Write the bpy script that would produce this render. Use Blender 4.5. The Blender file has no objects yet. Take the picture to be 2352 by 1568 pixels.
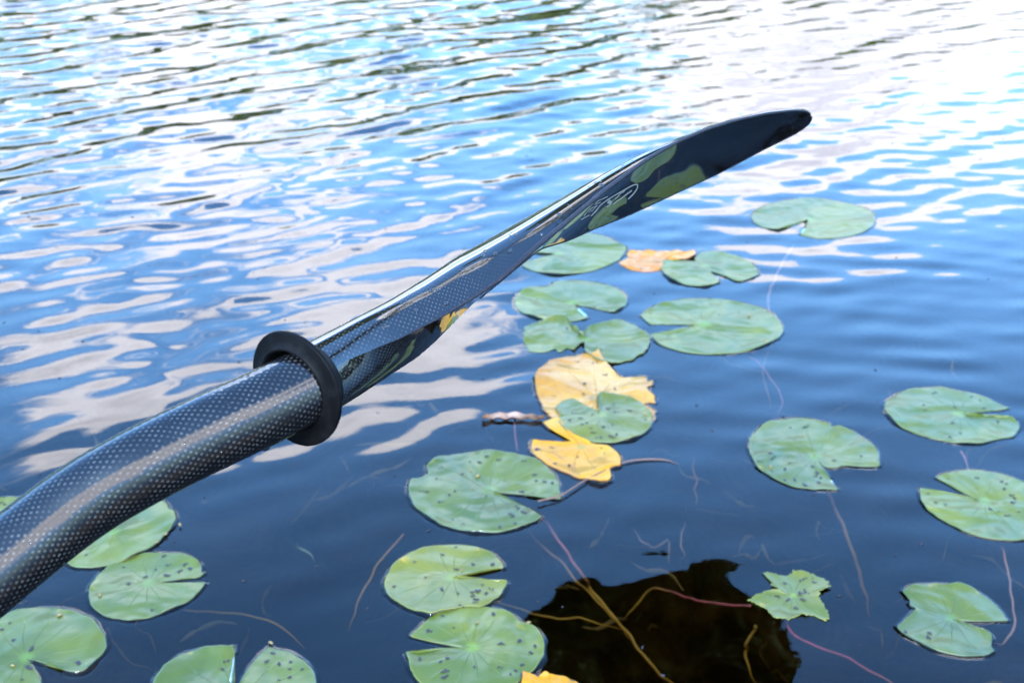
import bpy, math, random
import numpy as np
from mathutils import Vector, Matrix, noise
rnd = random.Random(7)
C = bpy.context.scene.collection
sc = bpy.context.scene
# ------------------------------------------------------------------ camera
CAMH = 0.75
PITCH = 24.5
LENS = 46.7
FPX = LENS / 36 * 2352.0          # focal length in pixels of a 2352 x 1568 picture
cd = bpy.data.cameras.new('camera'); cam = bpy.data.objects.new('camera', cd); C.objects.link(cam)
cam.location = (0, 0, CAMH); cam.rotation_euler = (math.radians(90 - PITCH), 0, 0)
cd.lens = LENS; cd.sensor_width = 36; cd.clip_start = 0.02; cd.clip_end = 2000
cd.dof.use_dof = True; cd.dof.focus_distance = 0.66; cd.dof.aperture_fstop = 22
sc.camera = cam
# ------------------------------------------------------------------ world and sun
SUN_EL, SUN_AZ = 42.0, 200.0
w = bpy.data.worlds.new('World'); sc.world = w; w.use_nodes = True
nt = w.node_tree; N = nt.nodes; L = nt.links; N.clear()
def wn(t, **k):
    n = N.new(t)
    for a, b in k.items(): setattr(n, a, b)
    return n
def wmath(op, a, b=None, clamp=False):
    n = N.new('ShaderNodeMath'); n.operation = op; n.use_clamp = clamp
    for i, v in enumerate((a, b)):
        if v is None: continue
        if isinstance(v, (int, float)): n.inputs[i].default_value = v
        else: L.new(v, n.inputs[i])
    return n.outputs[0]
out = wn('ShaderNodeOutputWorld'); bg = wn('ShaderNodeBackground'); bg.inputs[1].default_value = 0.15
L.new(bg.outputs[0], out.inputs[0])
sky = wn('ShaderNodeTexSky', sky_type='NISHITA', sun_disc=False)
sky.sun_elevation = math.radians(SUN_EL); sky.sun_rotation = math.radians(SUN_AZ)
sky.air_density = 1.0; sky.dust_density = 0.8; sky.ozone_density = 2.5
tc = wn('ShaderNodeTexCoord'); sep = wn('ShaderNodeSeparateXYZ'); L.new(tc.outputs['Generated'], sep.inputs[0])
X, Y, Z = sep.outputs
az = wmath('MULTIPLY', wmath('ARCTAN2', X, Y), 57.29578)
el = wmath('MULTIPLY', wmath('ARCSINE', Z), 57.29578)
zc = wmath('MAXIMUM', wmath('ADD', Z, 0.06), 0.03)
comb = wn('ShaderNodeCombineXYZ'); L.new(wmath('DIVIDE', X, zc), comb.inputs[0]); L.new(wmath('DIVIDE', Y, zc), comb.inputs[1])
def wnoise(scale, detail, rough=0.55, off=(0, 0, 0), dist=0.0):
    m = wn('ShaderNodeMapping'); m.inputs['Location'].default_value = off; L.new(comb.outputs[0], m.inputs[0])
    n = wn('ShaderNodeTexNoise'); n.inputs['Scale'].default_value = scale; n.inputs['Detail'].default_value = detail
    n.inputs['Roughness'].default_value = rough; n.inputs['Distortion'].default_value = dist
    L.new(m.outputs[0], n.inputs['Vector']); return n.outputs[0]
# the larger cloud banks of this sky: (azimuth, elevation, half width, half height, weight) in degrees
BANKS = [(-15, 19.5, 12, 7.0, .53), (-4, 23.5, 7.5, 3.6, .52), (13, 12.5, 9, 3.8, .62), (17, 8.5, 14, 3.5, .5), (-16, 11, 16, 2.8, .45), (22, 48, 10, 5, .5), (11, 18.6, 5.0, 2.6, .42),
         (5, 16.5, 5, 1.6, .10), (-19, 27.5, 5.0, 3.0, .36), (-8, 26.8, 4.5, 1.8, .30), (150, 35, 60, 22, .5), (-110, 30, 40, 15, .4)]
cov = None
for (a0, e0, sa, se, wt) in BANKS:
    da = wmath('DIVIDE', wmath('SUBTRACT', az, a0), sa); de = wmath('DIVIDE', wmath('SUBTRACT', el, e0), se)
    g = wmath('MULTIPLY', wmath('EXPONENT', wmath('MULTIPLY', wmath('ADD', wmath('MULTIPLY', da, da), wmath('MULTIPLY', de, de)), -1.0)), wt)
    cov = g if cov is None else wmath('ADD', cov, g)
cov = wmath('MINIMUM', cov, 0.75)
n1 = wnoise(0.9, 7, 0.56, (3.1, 1.7, 0), 0.4)
n2 = wnoise(3.1, 6, 0.62, (7.3, 2.2, 0), 0.2)
dens = wmath('ADD', wmath('ADD', cov, wmath('MULTIPLY', wmath('SUBTRACT', n1, 0.5), 1.5)), wmath('MULTIPLY', wmath('SUBTRACT', n2, 0.5), 0.55))
mr = wn('ShaderNodeMapRange', interpolation_type='SMOOTHSTEP'); L.new(dens, mr.inputs[0])
mr.inputs[1].default_value = 0.27; mr.inputs[2].default_value = 0.355
CLOUDMASK = mr.outputs[0]
# cloud brightness: thick parts greyer, thin edges white
n3 = wnoise(5.2, 4, 0.6, (1.3, 9.2, 0), 0.3)
dens2 = wmath('ADD', dens, wmath('MULTIPLY', wmath('SUBTRACT', n3, 0.5), 1.3))
mr2 = wn('ShaderNodeMapRange', interpolation_type='SMOOTHSTEP'); L.new(dens2, mr2.inputs[0])
mr2.inputs[1].default_value = 0.38; mr2.inputs[2].default_value = 0.95
cr = wn('ShaderNodeMix', data_type='RGBA'); L.new(mr2.outputs[0], cr.inputs[0])
cr.inputs[6].default_value = (11.6, 11.8, 13.2, 1); cr.inputs[7].default_value = (7.1, 7.3, 8.7, 1)
mx = wn('ShaderNodeMix', data_type='RGBA'); L.new(CLOUDMASK, mx.inputs[0])
skg = wn('ShaderNodeMix', data_type='RGBA', blend_type='MULTIPLY'); skg.inputs[0].default_value = 1.0
L.new(sky.outputs[0], skg.inputs[6]); skg.inputs[7].default_value = (2.25, 3.4, 4.15, 1)      # clear, deeply saturated lake-country sky
grd = wn('ShaderNodeFloatCurve'); cm = grd.mapping.curves[0]; cm.points[0].location = (0, .32); cm.points[1].location = (1, .55)
for q in ((5 / 90, .44), (13 / 90, .60), (19 / 90, .64), (25 / 90, .62), (33 / 90, .54), (45 / 90, .52)): cm.points.new(*q)
grd.mapping.update(); L.new(wmath('DIVIDE', el, 90.0), grd.inputs['Value'])     # radiance against elevation
skh = wn('ShaderNodeVectorMath', operation='SCALE'); L.new(skg.outputs[2], skh.inputs[0]); L.new(grd.outputs[0], skh.inputs['Scale'])
hzf = wn('ShaderNodeMapRange', interpolation_type='SMOOTHSTEP'); L.new(el, hzf.inputs[0]); hzf.inputs[1].default_value = 24; hzf.inputs[2].default_value = 6; hzf.inputs[4].default_value = .8
hzm = wn('ShaderNodeMix', data_type='RGBA'); L.new(hzf.outputs[0], hzm.inputs[0]); L.new(skh.outputs[0], hzm.inputs[6]); hzm.inputs[7].default_value = (2.5, 3.9, 4.9, 1)     # milky air low in the sky
L.new(hzm.outputs[2], mx.inputs[6]); cg = wn('ShaderNodeMapRange'); L.new(el, cg.inputs[0]); cg.inputs[1].default_value = 6; cg.inputs[2].default_value = 24; cg.inputs[3].default_value = .47; cg.inputs[4].default_value = 1.0
crs = wn('ShaderNodeVectorMath', operation='SCALE'); L.new(cr.outputs[2], crs.inputs[0]); L.new(cg.outputs[0], crs.inputs['Scale'])     # far, low clouds are dimmer
L.new(crs.outputs[0], mx.inputs[7]); L.new(mx.outputs[2], bg.inputs[0])

sd = bpy.data.lights.new('sun', 'SUN'); sd.energy = .8; sd.angle = math.radians(14); sd.color = (1, .96, .9)
so = bpy.data.objects.new('sun', sd); C.objects.link(so)
e, a = math.radians(SUN_EL), math.radians(SUN_AZ)
sdir = Vector((math.sin(a) * math.cos(e), math.cos(a) * math.cos(e), math.sin(e)))
so.rotation_euler = (-sdir).to_track_quat('-Z', 'Y').to_euler()
sc.view_settings.view_transform = 'Standard'; sc.view_settings.look = 'None'; sc.view_settings.gamma = 1
sc.view_settings.use_curve_mapping = False; sc.view_settings.exposure = 2.1
sc.cycles.max_bounces = 8; sc.cycles.transparent_max_bounces = 16; sc.cycles.glossy_bounces = 4
sc.cycles.transmission_bounces = 6; sc.cycles.diffuse_bounces = 2
sc.cycles.use_denoising = True

# ------------------------------------------------------------------ helpers
cp_, sp_ = math.cos(math.radians(PITCH)), math.sin(math.radians(PITCH))
def ray(px, py):
    """direction (forward depth = 1) through pixel (px,py) of a 2352x1568 picture"""
    x = (px - 1176) / FPX; y = (784 - py) / FPX
    return Vector((x, cp_ + y * sp_, -sp_ + y * cp_))
def at_depth(px, py, d): return Vector((0, 0, CAMH)) + ray(px, py) * d
def on_plane(px, py, z=0.0):
    r = ray(px, py); t = (z - CAMH) / r.z
    return Vector((0, 0, CAMH)) + r * t
def link_mesh(name, verts, faces, mat=None, parent=None, smooth=True, uvs=None, attrs=None):
    me = bpy.data.meshes.new(name); me.from_pydata([tuple(v) for v in verts], [], faces)
    if smooth: me.polygons.foreach_set('use_smooth', [True] * len(me.polygons))
    if uvs is not None:
        ul = me.uv_layers.new(name='UVMap'); vi = np.zeros(len(me.loops), dtype=np.int32); me.loops.foreach_get('vertex_index', vi)
        ul.data.foreach_set('uv', np.asarray(uvs, dtype=np.float32)[vi].ravel())
    for k, v in (attrs or {}).items():
        at = me.attributes.new(k, 'FLOAT', 'POINT'); at.data.foreach_set('value', v)
    if mat: me.materials.append(mat)
    me.update()
    o = bpy.data.objects.new(name, me); C.objects.link(o)
    if parent:
        o.parent = parent; o.matrix_parent_inverse = Matrix.Translation(-parent.location)
    return o
def tag(o, label=None, cat=None, group=None, kind=None):
    if label: o['label'] = label
    if cat: o['category'] = cat
    if group: o['group'] = group
    if kind: o['kind'] = kind
    return o
def empty(name, loc):
    o = bpy.data.objects.new(name, None); o.location = loc; o.empty_display_size = .02; C.objects.link(o); return o
def newmat(name):
    m = bpy.data.materials.new(name); m.use_nodes = True
    return m, m.node_tree.nodes, m.node_tree.links, m.node_tree.nodes['Principled BSDF']
class G:
    """tiny node-graph helper"""
    def __init__(s, m): s.t = m.node_tree
    def n(s, typ, ins=None, **k):
        x = s.t.nodes.new(typ)
        for a_, b_ in k.items(): setattr(x, a_, b_)
        for a_, b_ in (ins or {}).items(): s.put(x.inputs[a_], b_)
        return x
    def put(s, sock, v):
        if isinstance(v, bpy.types.NodeSocket): s.t.links.new(v, sock)
        else: sock.default_value = v
    def m(s, op, a_, b_=None, clamp=False, c_=None):
        x = s.t.nodes.new('ShaderNodeMath'); x.operation = op; x.use_clamp = clamp
        s.put(x.inputs[0], a_)
        if b_ is not None: s.put(x.inputs[1], b_)
        if c_ is not None: s.put(x.inputs[2], c_)
        return x.outputs[0]
    def noise(s, scale, detail=3, rough=.5, vec=None, dist=0.):
        x = s.n('ShaderNodeTexNoise', {'Scale': scale, 'Detail': detail, 'Roughness': rough, 'Distortion': dist})
        if vec is not None: s.put(x.inputs['Vector'], vec)
        return x.outputs[0]
    def pos(s): return s.n('ShaderNodeNewGeometry').outputs['Position']
    def ramp(s, f, a_, b_):
        x = s.n('ShaderNodeMapRange', {0: f, 1: a_, 2: b_}, interpolation_type='SMOOTHSTEP'); return x.outputs[0]
    def mix(s, f, c1, c2):
        x = s.n('ShaderNodeMix', data_type='RGBA'); s.put(x.inputs[0], f); s.put(x.inputs[6], c1); s.put(x.inputs[7], c2); return x.outputs[2]
    def attr(s, name): return s.n('ShaderNodeAttribute', attribute_name=name).outputs['Fac']
def rgba(r, g, b): return (r, g, b, 1)

# ------------------------------------------------------------------ water waves (one height function for the mesh and whatever floats)
wr = np.random.RandomState(11)
def make_set(n, l0, l1, ang, spread, steep):
    out_ = []
    for i in range(n):
        lam = math.exp(wr.uniform(math.log(l0), math.log(l1))); th = math.radians(ang + wr.normal() * spread)
        k = 2 * math.pi / lam
        out_.append((k * math.cos(th), k * math.sin(th), wr.uniform(0, 6.283), steep / k / math.sqrt(n) * 1.414))
    return out_
# directions are where the crests travel; degrees from +X
SET_A = make_set(30, .085, .24, 134, 14, .060)      # wind ripples from the open lake
SET_B = make_set(26, .04, .11, 128, 17, .028)       # finer ripples
SET_C = make_set(10, .30, 1.0, 130, 20, .009)
SET_D = make_set(16, .05, .12, 86, 9, .020)         # cat's-paws running in from the right       # slow swell
def smooth01(t): t = np.clip(t, 0, 1); return t * t * (3 - 2 * t)
def height(x, y, cell=None):
    x = np.asarray(x, float); y = np.asarray(y, float)
    # calm water among the lilies, livelier out on the lake and to the left
    far = smooth01((y - 1.35 - .45 * x) / 2.0)
    amp_a = .05 + .95 * far * smooth01((2.6 - x) / 3.2 * .9 + .15)
    amp_b = (.26 + .5 * smooth01((.35 - x) / .8) * smooth01((y - 1.15) / .5)) + .6 * smooth01((y - 1.2) / 1.6)
    patch = .85 + .35 * np.sin(x * 2.1 + 1.3 * np.sin(y * 1.7)) * np.sin(y * 1.3 + .8 * x + 1)
    amp_a = amp_a * patch * (1 - .35 * smooth01((x - .2) / 1.2))
    h = np.zeros(np.broadcast(x, y).shape)
    amp_d = (.25 + .75 * smooth01((y - .9) / .9)) * smooth01((x + .3) / .9) * smooth01((3.3 - y) / 1.6)
    for S, amp in ((SET_A, amp_a), (SET_B, amp_b), (SET_C, 1.0), (SET_D, amp_d)):
        for (kx, ky, ph, a0) in S:
            lam = 2 * math.pi / math.hypot(kx, ky)
            f = 1.0 if cell is None else smooth01((lam / cell - 3) / 3)
            h = h + amp * f * a0 * np.sin(kx * x + ky * y + ph + .35 * np.sin(3.1 * x + 2.3 * y + ph))
    return h
def hz(x, y): return float(height(x, y))

def axis(lo, hi, step, ends):
    c = list(np.arange(lo, hi + 1e-6, step)); s = step; v = lo; left = []
    while v > ends[0]: s *= 1.13; v -= s; left.append(v)
    s = step; v = hi; right = []
    while v < ends[1]: s *= 1.13; v += s; right.append(v)
    return np.array(left[::-1] + c + right)
xs = axis(-2.3, 2.3, .0085, (-260, 260)); ys = axis(.78, 5.2, .0085, (-40, 300))
cx = np.gradient(xs); cy = np.gradient(ys)
XX, YY = np.meshgrid(xs, ys); CC = np.maximum(*np.meshgrid(cx, cy))
HH = height(XX, YY, CC)
HH = HH * np.where(CC > .3, 0, 1)
nx, ny = len(xs), len(ys)
# lake water: rippled top; closed underneath so that it is one body of water
DEPTH = -0.9
m_water, wN, wL, pb = newmat('water'); wN.remove(pb); g = G(m_water)
outw = [n for n in wN if n.type == 'OUTPUT_MATERIAL'][0]
P = g.pos()
mp = g.n('ShaderNodeMapping', {'Vector': P, 'Rotation': (0, 0, math.radians(-14)), 'Scale': (.45, 1, 1)}).outputs[0]
fine = g.noise(30, 1, .4, mp, .2)
fine2 = g.noise(9, 1, .4, mp, .2)
sepw = g.n('ShaderNodeSeparateXYZ', {0: P})
farw = g.ramp(sepw.outputs[1], 1.0, 3.4)
hsum = g.m('ADD', g.m('MULTIPLY', fine, g.m('MULTIPLY_ADD', farw, .0005, c_=.00003)), g.m('MULTIPLY', fine2, g.m('MULTIPLY_ADD', farw, .0010, c_=.0009)))
bump = g.n('ShaderNodeBump', {'Height': hsum, 'Strength': 1.0, 'Distance': 1.0})
fr = g.n('ShaderNodeFresnel', {'IOR': 1.333, 'Normal': bump.outputs[0]})
gl = g.n('ShaderNodeBsdfGlossy', {'Roughness': 0.0, 'Normal': bump.outputs[0], 'Color': rgba(1, 1, 1)})
tr = g.n('ShaderNodeBsdfTransparent', {'Color': rgba(.97, .97, .97)})
ms = g.n('ShaderNodeMixShader'); g.put(ms.inputs[0], fr.outputs[0]); g.put(ms.inputs[1], tr.outputs[0]); g.put(ms.inputs[2], gl.outputs[0])
wL.new(ms.outputs[0], outw.inputs['Surface'])
va = g.n('ShaderNodeVolumeAbsorption', {'Color': rgba(.56, .46, .24), 'Density': 4.8}); wL.new(va.outputs[0], outw.inputs['Volume'])

V = np.empty((nx * ny + 8, 3), np.float32)
V[:nx * ny, 0] = XX.ravel(); V[:nx * ny, 1] = YY.ravel(); V[:nx * ny, 2] = HH.ravel()
idx = np.arange(nx * ny).reshape(ny, nx)
F = np.stack([idx[:-1, :-1], idx[:-1, 1:], idx[1:, 1:], idx[1:, :-1]], -1).reshape(-1, 4)
# skirts and bottom as extra quads (outer cells are flat)
rim = list(idx[0, :]) + list(idx[1:, -1]) + list(idx[-1, -2::-1]) + list(idx[-2:0:-1, 0])
nb = len(rim); V = np.vstack([V[:nx * ny], V[rim]]).astype(np.float32); V[nx * ny:, 2] = DEPTH
low = np.arange(nb) + nx * ny
sk = np.array([[rim[i], low[i], low[(i + 1) % nb], rim[(i + 1) % nb]] for i in range(nb)])
me = bpy.data.meshes.new('water')
me.vertices.add(len(V)); me.vertices.foreach_set('co', V.ravel())
quads = np.vstack([F, sk]); nq = len(quads)
loops = np.concatenate([quads.ravel(), low[::-1]]).astype(np.int32)
me.loops.add(len(loops)); me.loops.foreach_set('vertex_index', loops)
me.polygons.add(nq + 1)
me.polygons.foreach_set('loop_start', np.concatenate([np.arange(nq) * 4, [nq * 4]]).astype(np.int32))
me.polygons.foreach_set('use_smooth', np.concatenate([np.ones(len(F), bool), np.zeros(len(sk) + 1, bool)]))
me.update(calc_edges=True); me.validate()
me.materials.append(m_water)
water = bpy.data.objects.new('water', me); C.objects.link(water); tag(water, kind='structure')

# lake bed
m_bed, bN, bL, bp = newmat('lake_bed'); g = G(m_bed)
nn = g.noise(9, 8, .65, g.pos(), .8); n3 = g.noise(2.2, 4, .6, g.pos())
c = g.mix(g.ramp(nn, .35, .7), rgba(.035, .028, .014), rgba(.19, .14, .06))
c = g.mix(g.ramp(n3, .45, .7), c, rgba(.03, .028, .010))
bp.inputs['Roughness'].default_value = 1; bL.new(c, bp.inputs['Base Color']); bp.inputs['Specular IOR Level'].default_value = 0
bx = axis(-2.5, 2.5, .06, (-250, 250)); by = axis(.5, 5, .06, (-38, 290))
BX, BY = np.meshgrid(bx, by)
BZ = -.46 + .05 * np.sin(BX * 2.3 + 1) * np.cos(BY * 2.9) + .02 * np.sin(BX * 9 + BY * 3) * np.sin(BY * 11)
bi = np.arange(BX.size).reshape(BX.shape)
bed = link_mesh('lake_bed', np.stack([BX.ravel(), BY.ravel(), BZ.ravel()], 1).tolist(),
                np.stack([bi[:-1, :-1], bi[:-1, 1:], bi[1:, 1:], bi[1:, :-1]], -1).reshape(-1, 4).tolist(), m_bed)
tag(bed, kind='structure')

# ------------------------------------------------------------------ far shore: land and the wood that mirrors in the ripples
m_land, lN, lL, lp = newmat('shore_grass'); g = G(m_land)
lL.new(g.mix(g.noise(.3, 5, .6, g.pos()), rgba(.04, .07, .02), rgba(.09, .08, .04)), lp.inputs['Base Color']); lp.inputs['Roughness'].default_value = 1
sv, sf = [], []
nA = 97
for i in range(nA):
    an = math.radians(-96 + 192 * i / (nA - 1)); r0 = 88 + 6 * math.sin(i * .31) + 3 * math.sin(i * .9)
    for (dr, z) in ((-1.5, -1.2), (0, .15), (4, 1.0), (30, 2.4), (400, 5), (400, -1.2)):
        r = r0 + dr; sv.append((r * math.sin(an), r * math.cos(an), z))
for i in range(nA - 1):
    for j in range(5):
        a0 = i * 6 + j; sf.append((a0, a0 + 6, a0 + 7, a0 + 1))
shore = link_mesh('far_shore', sv, sf, m_land); tag(shore, kind='structure')

m_leaf, fN, fL, fp = newmat('tree_foliage'); g = G(m_leaf)
fL.new(g.mix(g.ramp(g.noise(.35, 4, .6, g.pos()), .35, .65), rgba(.055, .085, .010), rgba(.19, .21, .035)), fp.inputs['Base Color'])
fp.inputs['Roughness'].default_value = .6
m_bark, kN, kL, kp = newmat('bark'); g = G(m_bark)
kL.new(g.mix(g.noise(14, 4, .6, g.pos()), rgba(.05, .035, .022), rgba(.15, .115, .08)), kp.inputs['Base Color']); kp.inputs['Roughness'].default_value = .9

def tube(pts, rad, seg=8, cap=True):
    """verts, faces of a tube along pts with radii"""
    vs, fs = [], []
    n = len(pts); up = Vector((0, 0, 1)); prev = None
    for i in range(n):
        t = (pts[min(i + 1, n - 1)] - pts[max(i - 1, 0)]).normalized()
        if prev is None:
            s = t.cross(up)
            if s.length < .01: s = t.cross(Vector((1, 0, 0)))
            s.normalize()
        else:
            s = (prev - t * prev.dot(t)).normalized()
        prev = s; b = t.cross(s)
        r = rad[i] if hasattr(rad, '__len__') else rad
        for k in range(seg):
            a_ = 2 * math.pi * k / seg; vs.append(pts[i] + s * (r * math.cos(a_)) + b * (r * math.sin(a_)))
    for i in range(n - 1):
        for k in range(seg):
            fs.append((i * seg + k, i * seg + (k + 1) % seg, (i + 1) * seg + (k + 1) % seg, (i + 1) * seg + k))
    if cap: fs.append(tuple(range(seg))[::-1]); fs.append(tuple((n - 1) * seg + k for k in range(seg)))
    return vs, fs
def catmull(pts, n):
    P_ = [Vector(p) for p in pts]; P_ = [P_[0] * 2 - P_[1]] + P_ + [P_[-1] * 2 - P_[-2]]; out_ = []
    for i in range(1, len(P_) - 2):
        for k in range(n):
            t = k / n
            out_.append(.5 * ((2 * P_[i]) + (P_[i + 1] - P_[i - 1]) * t + (2 * P_[i - 1] - 5 * P_[i] + 4 * P_[i + 1] - P_[i + 2]) * t * t + (3 * P_[i] - P_[i - 1] - 3 * P_[i + 1] + P_[i + 2]) * t ** 3))
    out_.append(P_[-2]); return out_

# wood as one mass: trunks plus leaf clumps, joined
rw = random.Random(3)
tv, tf, cvv, cff = [], [], [], []
def leafquad(cv, cf, p, s, rw):
    a_ = Vector((rw.gauss(0, 1), rw.gauss(0, 1), rw.gauss(0, 1))).normalized(); b_ = a_.orthogonal().normalized(); c_ = a_.cross(b_)
    k = len(cv); q = s * rw.uniform(.6, 1.3)
    cv.extend([p - b_ * q, p + c_ * q * .6, p + b_ * q, p - c_ * q * .6]); cf.append((k, k + 1, k + 2, k + 3))
for i in range(120):
    an = -93 + 186 * (i + rw.uniform(-.35, .35)) / 119
    # the wood is tall to the left and lower to the right, where it thins out
    hh = 16.5 + 2.5 * math.sin(an * .13) + rw.uniform(-2.5, 2.5)
    if an > 6: hh *= .66
    dd = rw.uniform(93, 112); p0 = Vector((dd * math.sin(math.radians(an)), dd * math.cos(math.radians(an)), 1.0))
    top = p0 + Vector((rw.uniform(-.6, .6), 0, hh))
    v_, f_ = tube([p0 - Vector((0, 0, 1)), p0.lerp(top, .5), top], [.35, .22, .05], 6); k = len(tv); tv += v_; tf += [tuple(q + k for q in ff) for ff in f_]
    for c_i in range(16):
        u = rw.uniform(.18, 1.0); wd = hh * .30 * math.sin(math.pi * (u * .8 + .17)) + .5
        cc = p0 + Vector((rw.uniform(-wd, wd), rw.uniform(-wd, wd), hh * u))
        for l in range(40):
            leafquad(cvv, cff, cc + Vector((rw.gauss(0, .9), rw.gauss(0, .9), rw.gauss(0, .7))) , .62, rw)
wood = empty('far_wood', (0, 95, 0)); tag(wood, 'far-off green wood along the other shore, mirrored in the ripples', 'wood')
o = link_mesh('trunks', tv, tf, m_bark, wood); o['kind'] = 'stuff'
o = link_mesh('foliage', cvv, cff, m_leaf, wood, smooth=False); o['kind'] = 'stuff'

# unseen bough, added to block the mirrored sky at the bottom of the picture
tree = empty('added_bough', (9.5, 7.0, -.5))
tag(tree, 'unseen leafy bough, added to block the sky mirrored at the bottom of the view', 'tree')
tp = catmull([Vector((9.5, 7.0, -.6)), Vector((9.0, 6.9, 2.2)), Vector((7.6, 6.3, 4.6)), Vector((5.2, 5.6, 6.0)), Vector((2.7, 4.9, 6.0)), Vector((1.0, 4.3, 5.0))], 6)
v_, f_ = tube(tp, list(np.linspace(.28, .03, len(tp))), 10); link_mesh('added_limb', v_, f_, m_bark, tree)
cvv, cff = [], []
# the bough hangs where the mirrored view rays of the bottom of the picture go up
def mirror_pt(px, py, r):
    p = on_plane(px, py, 0); d = (p - Vector((0, 0, CAMH))).normalized(); d.z = -d.z; return p + d * r
HANG = [(1560, 1366, 62), (1630, 1392, 78), (1240, 1440, 60), (1275, 1500, 70), (1215, 1408, 30), (1290, 1385, 42), (1365, 1380, 48), (1445, 1376, 50), (1520, 1366, 62), (1595, 1392, 75), (1655, 1435, 80), (1705, 1490, 85), (1320, 1450, 75), (1430, 1440, 95), (1550, 1480, 110),
        (1340, 1540, 85), (1450, 1560, 130), (1600, 1580, 140), (1680, 1590, 100), (1480, 1700, 210), (1640, 1720, 150), (1330, 1700, 110), (1500, 1880, 260)]
for (px, py, rp) in HANG:
    cc = mirror_pt(px, py, 4.0); rr = rp / FPX * 6.0
    for l in range(int(1500 * (rr / .12) ** 1.4)):
        d = Vector((rw.gauss(0, 1), rw.gauss(0, 1), rw.gauss(0, 1))).normalized() * rr * rw.uniform(.1, 1) ** .5
        leafquad(cvv, cff, cc + d, .028, rw)
for i in range(12, len(tp)):
    for l in range(260):
        leafquad(cvv, cff, tp[i] + Vector((rw.gauss(0, .28), rw.gauss(0, .28), rw.gauss(.1, .2))), .04, rw)
o = link_mesh('added_leaves', cvv, cff, m_leaf, tree, smooth=False)

# ------------------------------------------------------------------ lily pads
def pad_material(name, base, base2, centre, rim_c, rough=.38, coat=.12):
    m, nN, nL, p = newmat(name); g = G(m)
    oi = g.n('ShaderNodeObjectInfo'); r = g.attr('radial'); an = g.attr('angle')
    pos = g.pos(); off = g.n('ShaderNodeVectorMath', {0: pos, 1: oi.outputs['Location']}, operation='ADD').outputs[0]
    nz = g.noise(16, 4, .6, off, .3); nz2 = g.noise(70, 4, .65, off)
    c = g.mix(g.ramp(g.m('MULTIPLY_ADD', g.noise(6, 2, .5, off), .6, c_=g.m('MULTIPLY', nz, .4)), .42, .60), rgba(*base), rgba(*base2))
    # radial veins
    vein = g.m('ABSOLUTE', g.m('SINE', g.m('ADD', g.m('MULTIPLY', an, 7.5), g.m('MULTIPLY', nz, 2.2))))
    vein = g.m('MULTIPLY', g.ramp(vein, .16, .0), g.ramp(r, .98, .35))
    c = g.mix(g.m('MULTIPLY', vein, .30), c, rgba(*centre))
    c = g.mix(g.m('MULTIPLY', g.ramp(nz2, .5, .72), .22), c, rgba(base[0] * .55, base[1] * .6, base[2] * .6))
    c = g.mix(g.m('MULTIPLY', g.ramp(r, .16, .03), .85), c, rgba(*centre))
    # yellowing blotches near the rim
    yl = g.m('MULTIPLY', g.ramp(g.noise(38, 3, .6, off, .6), .60, .70), g.ramp(r, .80, .97))
    c = g.mix(g.m('MULTIPLY', yl, .5), c, rgba(.34, .22, .03))
    if not coat:   # decaying leaves: brown bruises and a network of fine veins
        c = g.mix(g.m('MULTIPLY', g.ramp(g.noise(26, 5, .65, off, .8), .54, .68), .55), c, rgba(.14, .06, .015))
        c = g.mix(g.m('MULTIPLY', g.ramp(g.noise(120, 3, .6, off, 1.5), .56, .62), .25), c, rgba(.20, .09, .02))
    c = g.mix(g.ramp(r, .975, .995), c, rgba(*rim_c))
    c = g.mix(1.0, c, c)
    tint = g.n('ShaderNodeMix', data_type='RGBA', blend_type='MULTIPLY'); g.put(tint.inputs[0], 1.0); g.put(tint.inputs[6], c); g.put(tint.inputs[7], oi.outputs['Color'])
    nL.new(tint.outputs[2], p.inputs['Base Color'])
    nL.new(g.m('MULTIPLY_ADD', nz2, .2, c_=rough - .1), p.inputs['Roughness'])
    p.inputs['IOR'].default_value = 1.45; p.inputs['Specular IOR Level'].default_value = .62 if coat else .35; p.inputs['Coat Weight'].default_value = coat; p.inputs['Coat Roughness'].default_value = .28
    hgt = g.m('ADD', g.m('MULTIPLY', nz2, .0006), g.m('MULTIPLY', vein, .0007)); hgt = g.m('ADD', hgt, g.m('MULTIPLY', g.noise(13, 2, .5, off, .4), .022))
    b = g.n('ShaderNodeBump', {'Height': hgt, 'Strength': 1, 'Distance': 1}); nL.new(b.outputs[0], p.inputs['Normal'])
    return m
M_GREEN = pad_material('pad_green', (.046, .068, .0015), (.086, .098, .002), (.10, .16, .015), (.085, .11, .035))
M_YELLOW = pad_material('pad_yellow', (.46, .24, .004), (.38, .165, .004), (.20, .17, .02), (.22, .09, .012), .40, 0)
M_TAN = pad_material('pad_tan', (.38, .20, .035), (.28, .125, .02), (.28, .18, .04), (.22, .10, .025), .30, 0)
m_spot, _, _, p_ = newmat('spot_dark'); p_.inputs['Base Color'].default_value = (.018, .012, .022, 1); p_.inputs['Roughness'].default_value = .7
m_crumb, _, _, p_ = newmat('debris_pale'); p_.inputs['Base Color'].default_value = (.20, .14, .05, 1); p_.inputs['Roughness'].default_value = .7

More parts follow.
